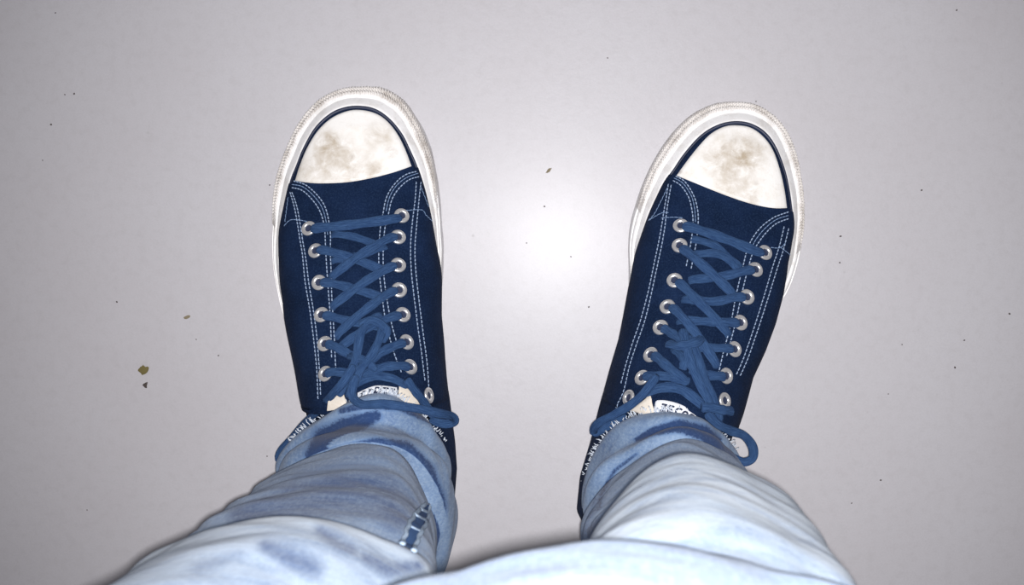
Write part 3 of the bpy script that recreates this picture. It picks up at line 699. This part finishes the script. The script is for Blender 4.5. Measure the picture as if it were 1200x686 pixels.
ST_L = [([(366, 534, 10), (380, 516, 17), (405, 502, 15), (440, 488, 8)], 1., .08, .16),
        ([(400, 482, 4), (430, 474, 6), (470, 477, 6), (505, 494, 4)], .9, .09, .15),
        ([(345, 552, 3), (390, 528, 4), (440, 519, 7), (475, 524, 9), (500, 550, 10), (516, 590, 9), (512, 635, 7)], .95, .10, .185),  # shadow of the fold valley painted as a dark line
        ([(508, 610, 12), (512, 650, 9)], .8, .1, .2),
        ([(285, 607, 16), (350, 585, 24), (400, 575, 24), (445, 580, 26), (470, 600, 20)], .75, .2, .41), ([(300, 603, 7), (350, 578, 9), (400, 564, 8), (445, 566, 10)], .62, .2, .4), ([(330, 603, 6), (390, 588, 10), (440, 596, 12), (465, 615, 12)], .42, .2, .4), ([(345, 560, 4), (400, 546, 4), (440, 548, 5)], .3, .19, .4),
        ([(375, 622, 7), (392, 632, 11), (412, 646, 9)], .55, .43, .6), ([(310, 640, 8), (335, 650, 14), (365, 665, 14)], .5, .43, .6), ([(430, 655, 8), (455, 668, 9), (490, 664, 7)], .75, .4, .6), ([(230, 668, 8), (280, 650, 6)], .3, .43, .6), ([(440, 600, 14), (400, 588, 14)], .22, .25, .4)]
ST_R = [([(745, 516, 3), (765, 506, 6), (795, 499, 9), (825, 508, 11), (850, 528, 9), (862, 545, 6)], 1., .11, .17),
        ([(700, 612, 4), (704, 580, 3), (720, 552, 3), (745, 533, 2)], .8, .1, .25), ([(690, 625, 7), (715, 600, 5), (735, 575, 4)], .75, .1, .33),  # shade of the fold valleys painted into the denim
        ([(684, 628, 6), (692, 610, 4), (697, 585, 2)], .6, .08, .25)]
leg_l, GL_, NL_ = make_leg(LEFT_RINGS, ST_L, pale_l, 1.7, jeans)
leg_r, GR_, NR_ = make_leg(RIGHT_RINGS, ST_R, pale_r, 6.1, jeans)
# frayed hems: short loose threads round each hem
for G, seed in ((GL_, 5), (GR_, 9)):
    rnd = random.Random(seed); parts = []; ring = G[0]; c = ring.mean(0)
    for k in range(420):
        j = rnd.random()*len(ring); a = ring[int(j) % len(ring)]; b = ring[(int(j)+1) % len(ring)]; p = a+(b-a)*(j % 1)
        d = p-c; d[2] = 0; d /= np.linalg.norm(d); tg = (b-a)/np.linalg.norm(b-a)
        q0 = p+np.array([0, 0, .0008])-d*.0002; Ln = rnd.uniform(.0015, .0052)*(1 if abs(d[0]) < .9 or (d[0] > 0) == (seed == 5) else .4)
        q1 = q0+d*Ln*.6+tg*rnd.uniform(-.0012, .0012)+np.array([0, 0, rnd.uniform(-.0002, .0014)]); q2 = q1+d*Ln*.3+tg*rnd.uniform(-.0018, .0018)-np.array([0, 0, .0007])
        parts.append(sweep([q0, q1, q2], [(0, 0, 1)]*3, .00062, .0006, 4))
    v, f = join(parts); mesh_obj('frayed_hem', v, f, M['denim_thread'], jeans, PO, kind='stuff', label='white frayed threads at the trouser hem')
# puckered side seam on the left leg
def bvh_of(o, og): return BVHTree.FromPolygons([v.co+Vector(og) for v in o.data.vertices], [tuple(p.vertices) for p in o.data.polygons])
bl = bvh_of(leg_l, PO)
def hj(x, y, off):
    r = bl.ray_cast(Vector((0, 0, H)), ray(x, y)); nn = r[1] if r[1].dot(ray(x, y)) < 0 else -r[1]
    return np.array(r[0]+nn*off), np.array(nn)
try:
    a_ = cr([(496, 592), (484, 606), (476, 622), (470, 642)], 40); b_ = cr([(501, 594), (498, 612), (490, 630), (483, 650)], 40); V = []
    for i in range(40):
        for c in range(8):
            t = c/7; q = a_[i]*(1-t)+b_[i]*t; V.append(hj(q[0], q[1], .0012 if 0 < c < 7 else .0002)[0])
    o = mesh_obj('side_seam', V, grid_faces(40, 8), M['denim_dark'], jeans, PO, label='dark puckered seam with pale edges'); fix_normals(o)
    parts = []
    for ln in (a_, b_, cr([(484, 606), (492, 610), (498, 612)], 8), cr([(478, 620), (485, 623), (493, 626)], 8), cr([(490, 599), (500, 603)], 6)):
        h = [hj(x, y, .0013) for x, y in ln]; parts.append(sweep([q[0]+np.array([.0003*math.sin(k*.9), 0, 0]) for k, q in enumerate(h)], [q[1] for q in h], .0020, .0009, 6))
    v, f = join(parts); mesh_obj('seam_edge', v, f, M['denim_pale'], jeans, PO, label='pale worn edge of the seam')
except Exception as e: print('SEAM', e)
# the body inside the clothes: one continuous skinned surface (pelvis, legs, feet)
bmn = bmesh.new(); sk = []
def inside(G, z, k=.52):
    row = G[int(np.argmin(abs(G.mean(1)[:, 2]-z)))]; c = row.mean(0); d = np.linalg.norm((row-c)[:, :2], axis=1).min()
    return (tuple(c), min(d*k, .05))
joints = [((-.055, -.21, .90), .07)]+[inside(GL_, z) for z in (.70, .52, .38, .24, .13)]+[((-.110, -.150, .075), .022), ((-.118, -.085, .058), .016)]
joints += [inside(GR_, z) for z in (.70, .52, .38, .24, .13)]+[((.062, -.155, .075), .022), ((.078, -.09, .058), .016)]
vs = [bmn.verts.new(Vector(p)-PO) for p, r in joints]
for a, b in [(k, k+1) for k in range(7)]+[(0, 8)]+[(k, k+1) for k in range(8, 14)]: bmn.edges.new((vs[a], vs[b]))
me = bpy.data.meshes.new('body'); bmn.to_mesh(me); bmn.free(); me.materials.append(M['skin'])
body = bpy.data.objects.new('body', me); COL.objects.link(body); body.parent = person
body.modifiers.new('skin', 'SKIN'); 
for k, (p, r) in enumerate(joints): me.skin_vertices[0].data[k].radius = (r, r); me.skin_vertices[0].data[k].use_root = (k == 0)
ss = body.modifiers.new('sub', 'SUBSURF'); ss.levels = 2; ss.render_levels = 2
body.modifiers['skin'].use_smooth_shade = True

# ------------------------------------------------------------ bits of dirt on the floor
def bit(name, px, py, size, m_, label, cat, group=None, elong=1., rot=0., lobes=0, seed=0):
    p = P(px, py, 0); bm = bmesh.new(); bmesh.ops.create_icosphere(bm, subdivisions=2, radius=1)
    for v in bm.verts:
        nn = noise.noise(v.co*1.7+Vector((seed, 0, 0))); s = 1+.45*nn
        if lobes:
            a = math.atan2(v.co.y, v.co.x); s *= .75+.5*abs(math.sin(a*lobes/2+seed))
        x, y = v.co.x*s*size*elong, v.co.y*s*size; c, sn = math.cos(rot), math.sin(rot)
        v.co = Vector((x*c-y*sn, x*sn+y*c, (v.co.z+1)*size*.28))
    me = bpy.data.meshes.new(name); bm.to_mesh(me); bm.free(); me.materials.append(m_)
    zmin = min(v.co.z for v in me.vertices)
    for v in me.vertices: v.co.z -= zmin
    o = bpy.data.objects.new(name, me); COL.objects.link(o); o.location = p; o['label'] = label; o['category'] = cat
    if group: o['group'] = group
    return o
bit('crumb', 168.5, 434, .0027, M['crumb'], 'olive-brown ragged crumb on the floor left of the left sneaker', 'crumb', elong=1.15, rot=.4, lobes=5, seed=1)
bit('grit', 170.5, 451.5, .0014, M['speck'], 'small dark bit of grit just below the olive-brown crumb', 'grit', elong=1.2, rot=1.2, lobes=3, seed=2)
bit('sliver', 219, 372, .0011, M['tan'], 'thin tan sliver on the floor beside the left sneaker', 'crumb', elong=2.3, rot=.35, seed=3)
bit('scrap', 643, 200, .0009, M['tan'], 'thin grey-tan scrap lying between the two toe caps', 'scrap', elong=2.6, rot=.8, seed=8)
bit('fluff', 353, 458, .0009, M['speck'], 'dark wisp of fluff touching the outer side of the left sneaker', 'fluff', elong=1.8, rot=.1, seed=9)
SPECKS = [(60, 146, 1.2, 'larger dark speck near the left edge, below the close pair'), (87, 110, 1.1, 'right-hand speck of the close pair at upper left'), (76, 111, .8, 'left-hand speck of the close pair at upper left'),
  (65, 15, .9, 'dark speck in the top left corner of the floor'), (50, 188, .7, 'faintest speck by the left edge, under the larger one'),
  (985, 277, 1.2, 'upper speck of two right of the right sneaker'), (984, 308, 1., 'lower speck of two right of the right sneaker'),
  (942, 252, .9, 'speck beside the outer toe-cap corner of the right sneaker'), (1080, 223, 1.1, 'lone speck at upper right, level with the toe cap corner'),
  (1183, 368, 1.2, 'dark speck at the right edge of the floor'), (1130, 399, 1., 'speck at right, upper of two left of the edge speck'), (1119, 431, 1.2, 'speck at right, lower of two left of the edge speck'),
  (1032, 563, 1.1, 'lone dark speck at lower right, outside the right knee'), (998, 590, .8, 'small speck close beside the right knee'),
  (137, 354, 1.1, 'speck at left, up from the olive-brown crumb'), (256, 417, .9, 'speck between the olive-brown crumb and the left sneaker'), (230, 398, .7, 'faint speck just below the thin tan sliver'),
  (638, 242, 1., 'speck between the shoes just above the bright glare'), (617, 285, .8, 'speck inside the bright glare, left of its middle'), (669, 301, .8, 'speck inside the bright glare, right of its middle'),
  (690, 360, 1., 'speck between the shoes below the bright glare'), (886, 119, .8, 'speck just beyond the toe of the right sneaker'), (316, 217, .9, 'speck beside the outer toe-cap corner of the left sneaker'),
  (102, 598, .7, 'faint speck at lower left, far outside the left knee'), (313, 535, .8, 'speck beside the left trouser hem'),
  (1121, 12, 1., 'dark speck in the top right corner of the floor'), (712, 68, .8, 'speck near the top edge between the two shoes'),
  (1041, 462, .7, 'faint speck at right, level with the right trouser hem'), (1057, 404, .7, 'faint speck at right, above the one level with the hem')]
for k, (x, y, s, lb) in enumerate(SPECKS):
    bit('dirt_speck', x, y, .00047*s, M['speck'], lb, 'speck', 'dirt specks scattered over the floor', elong=1.3, rot=k*1.3, seed=k)
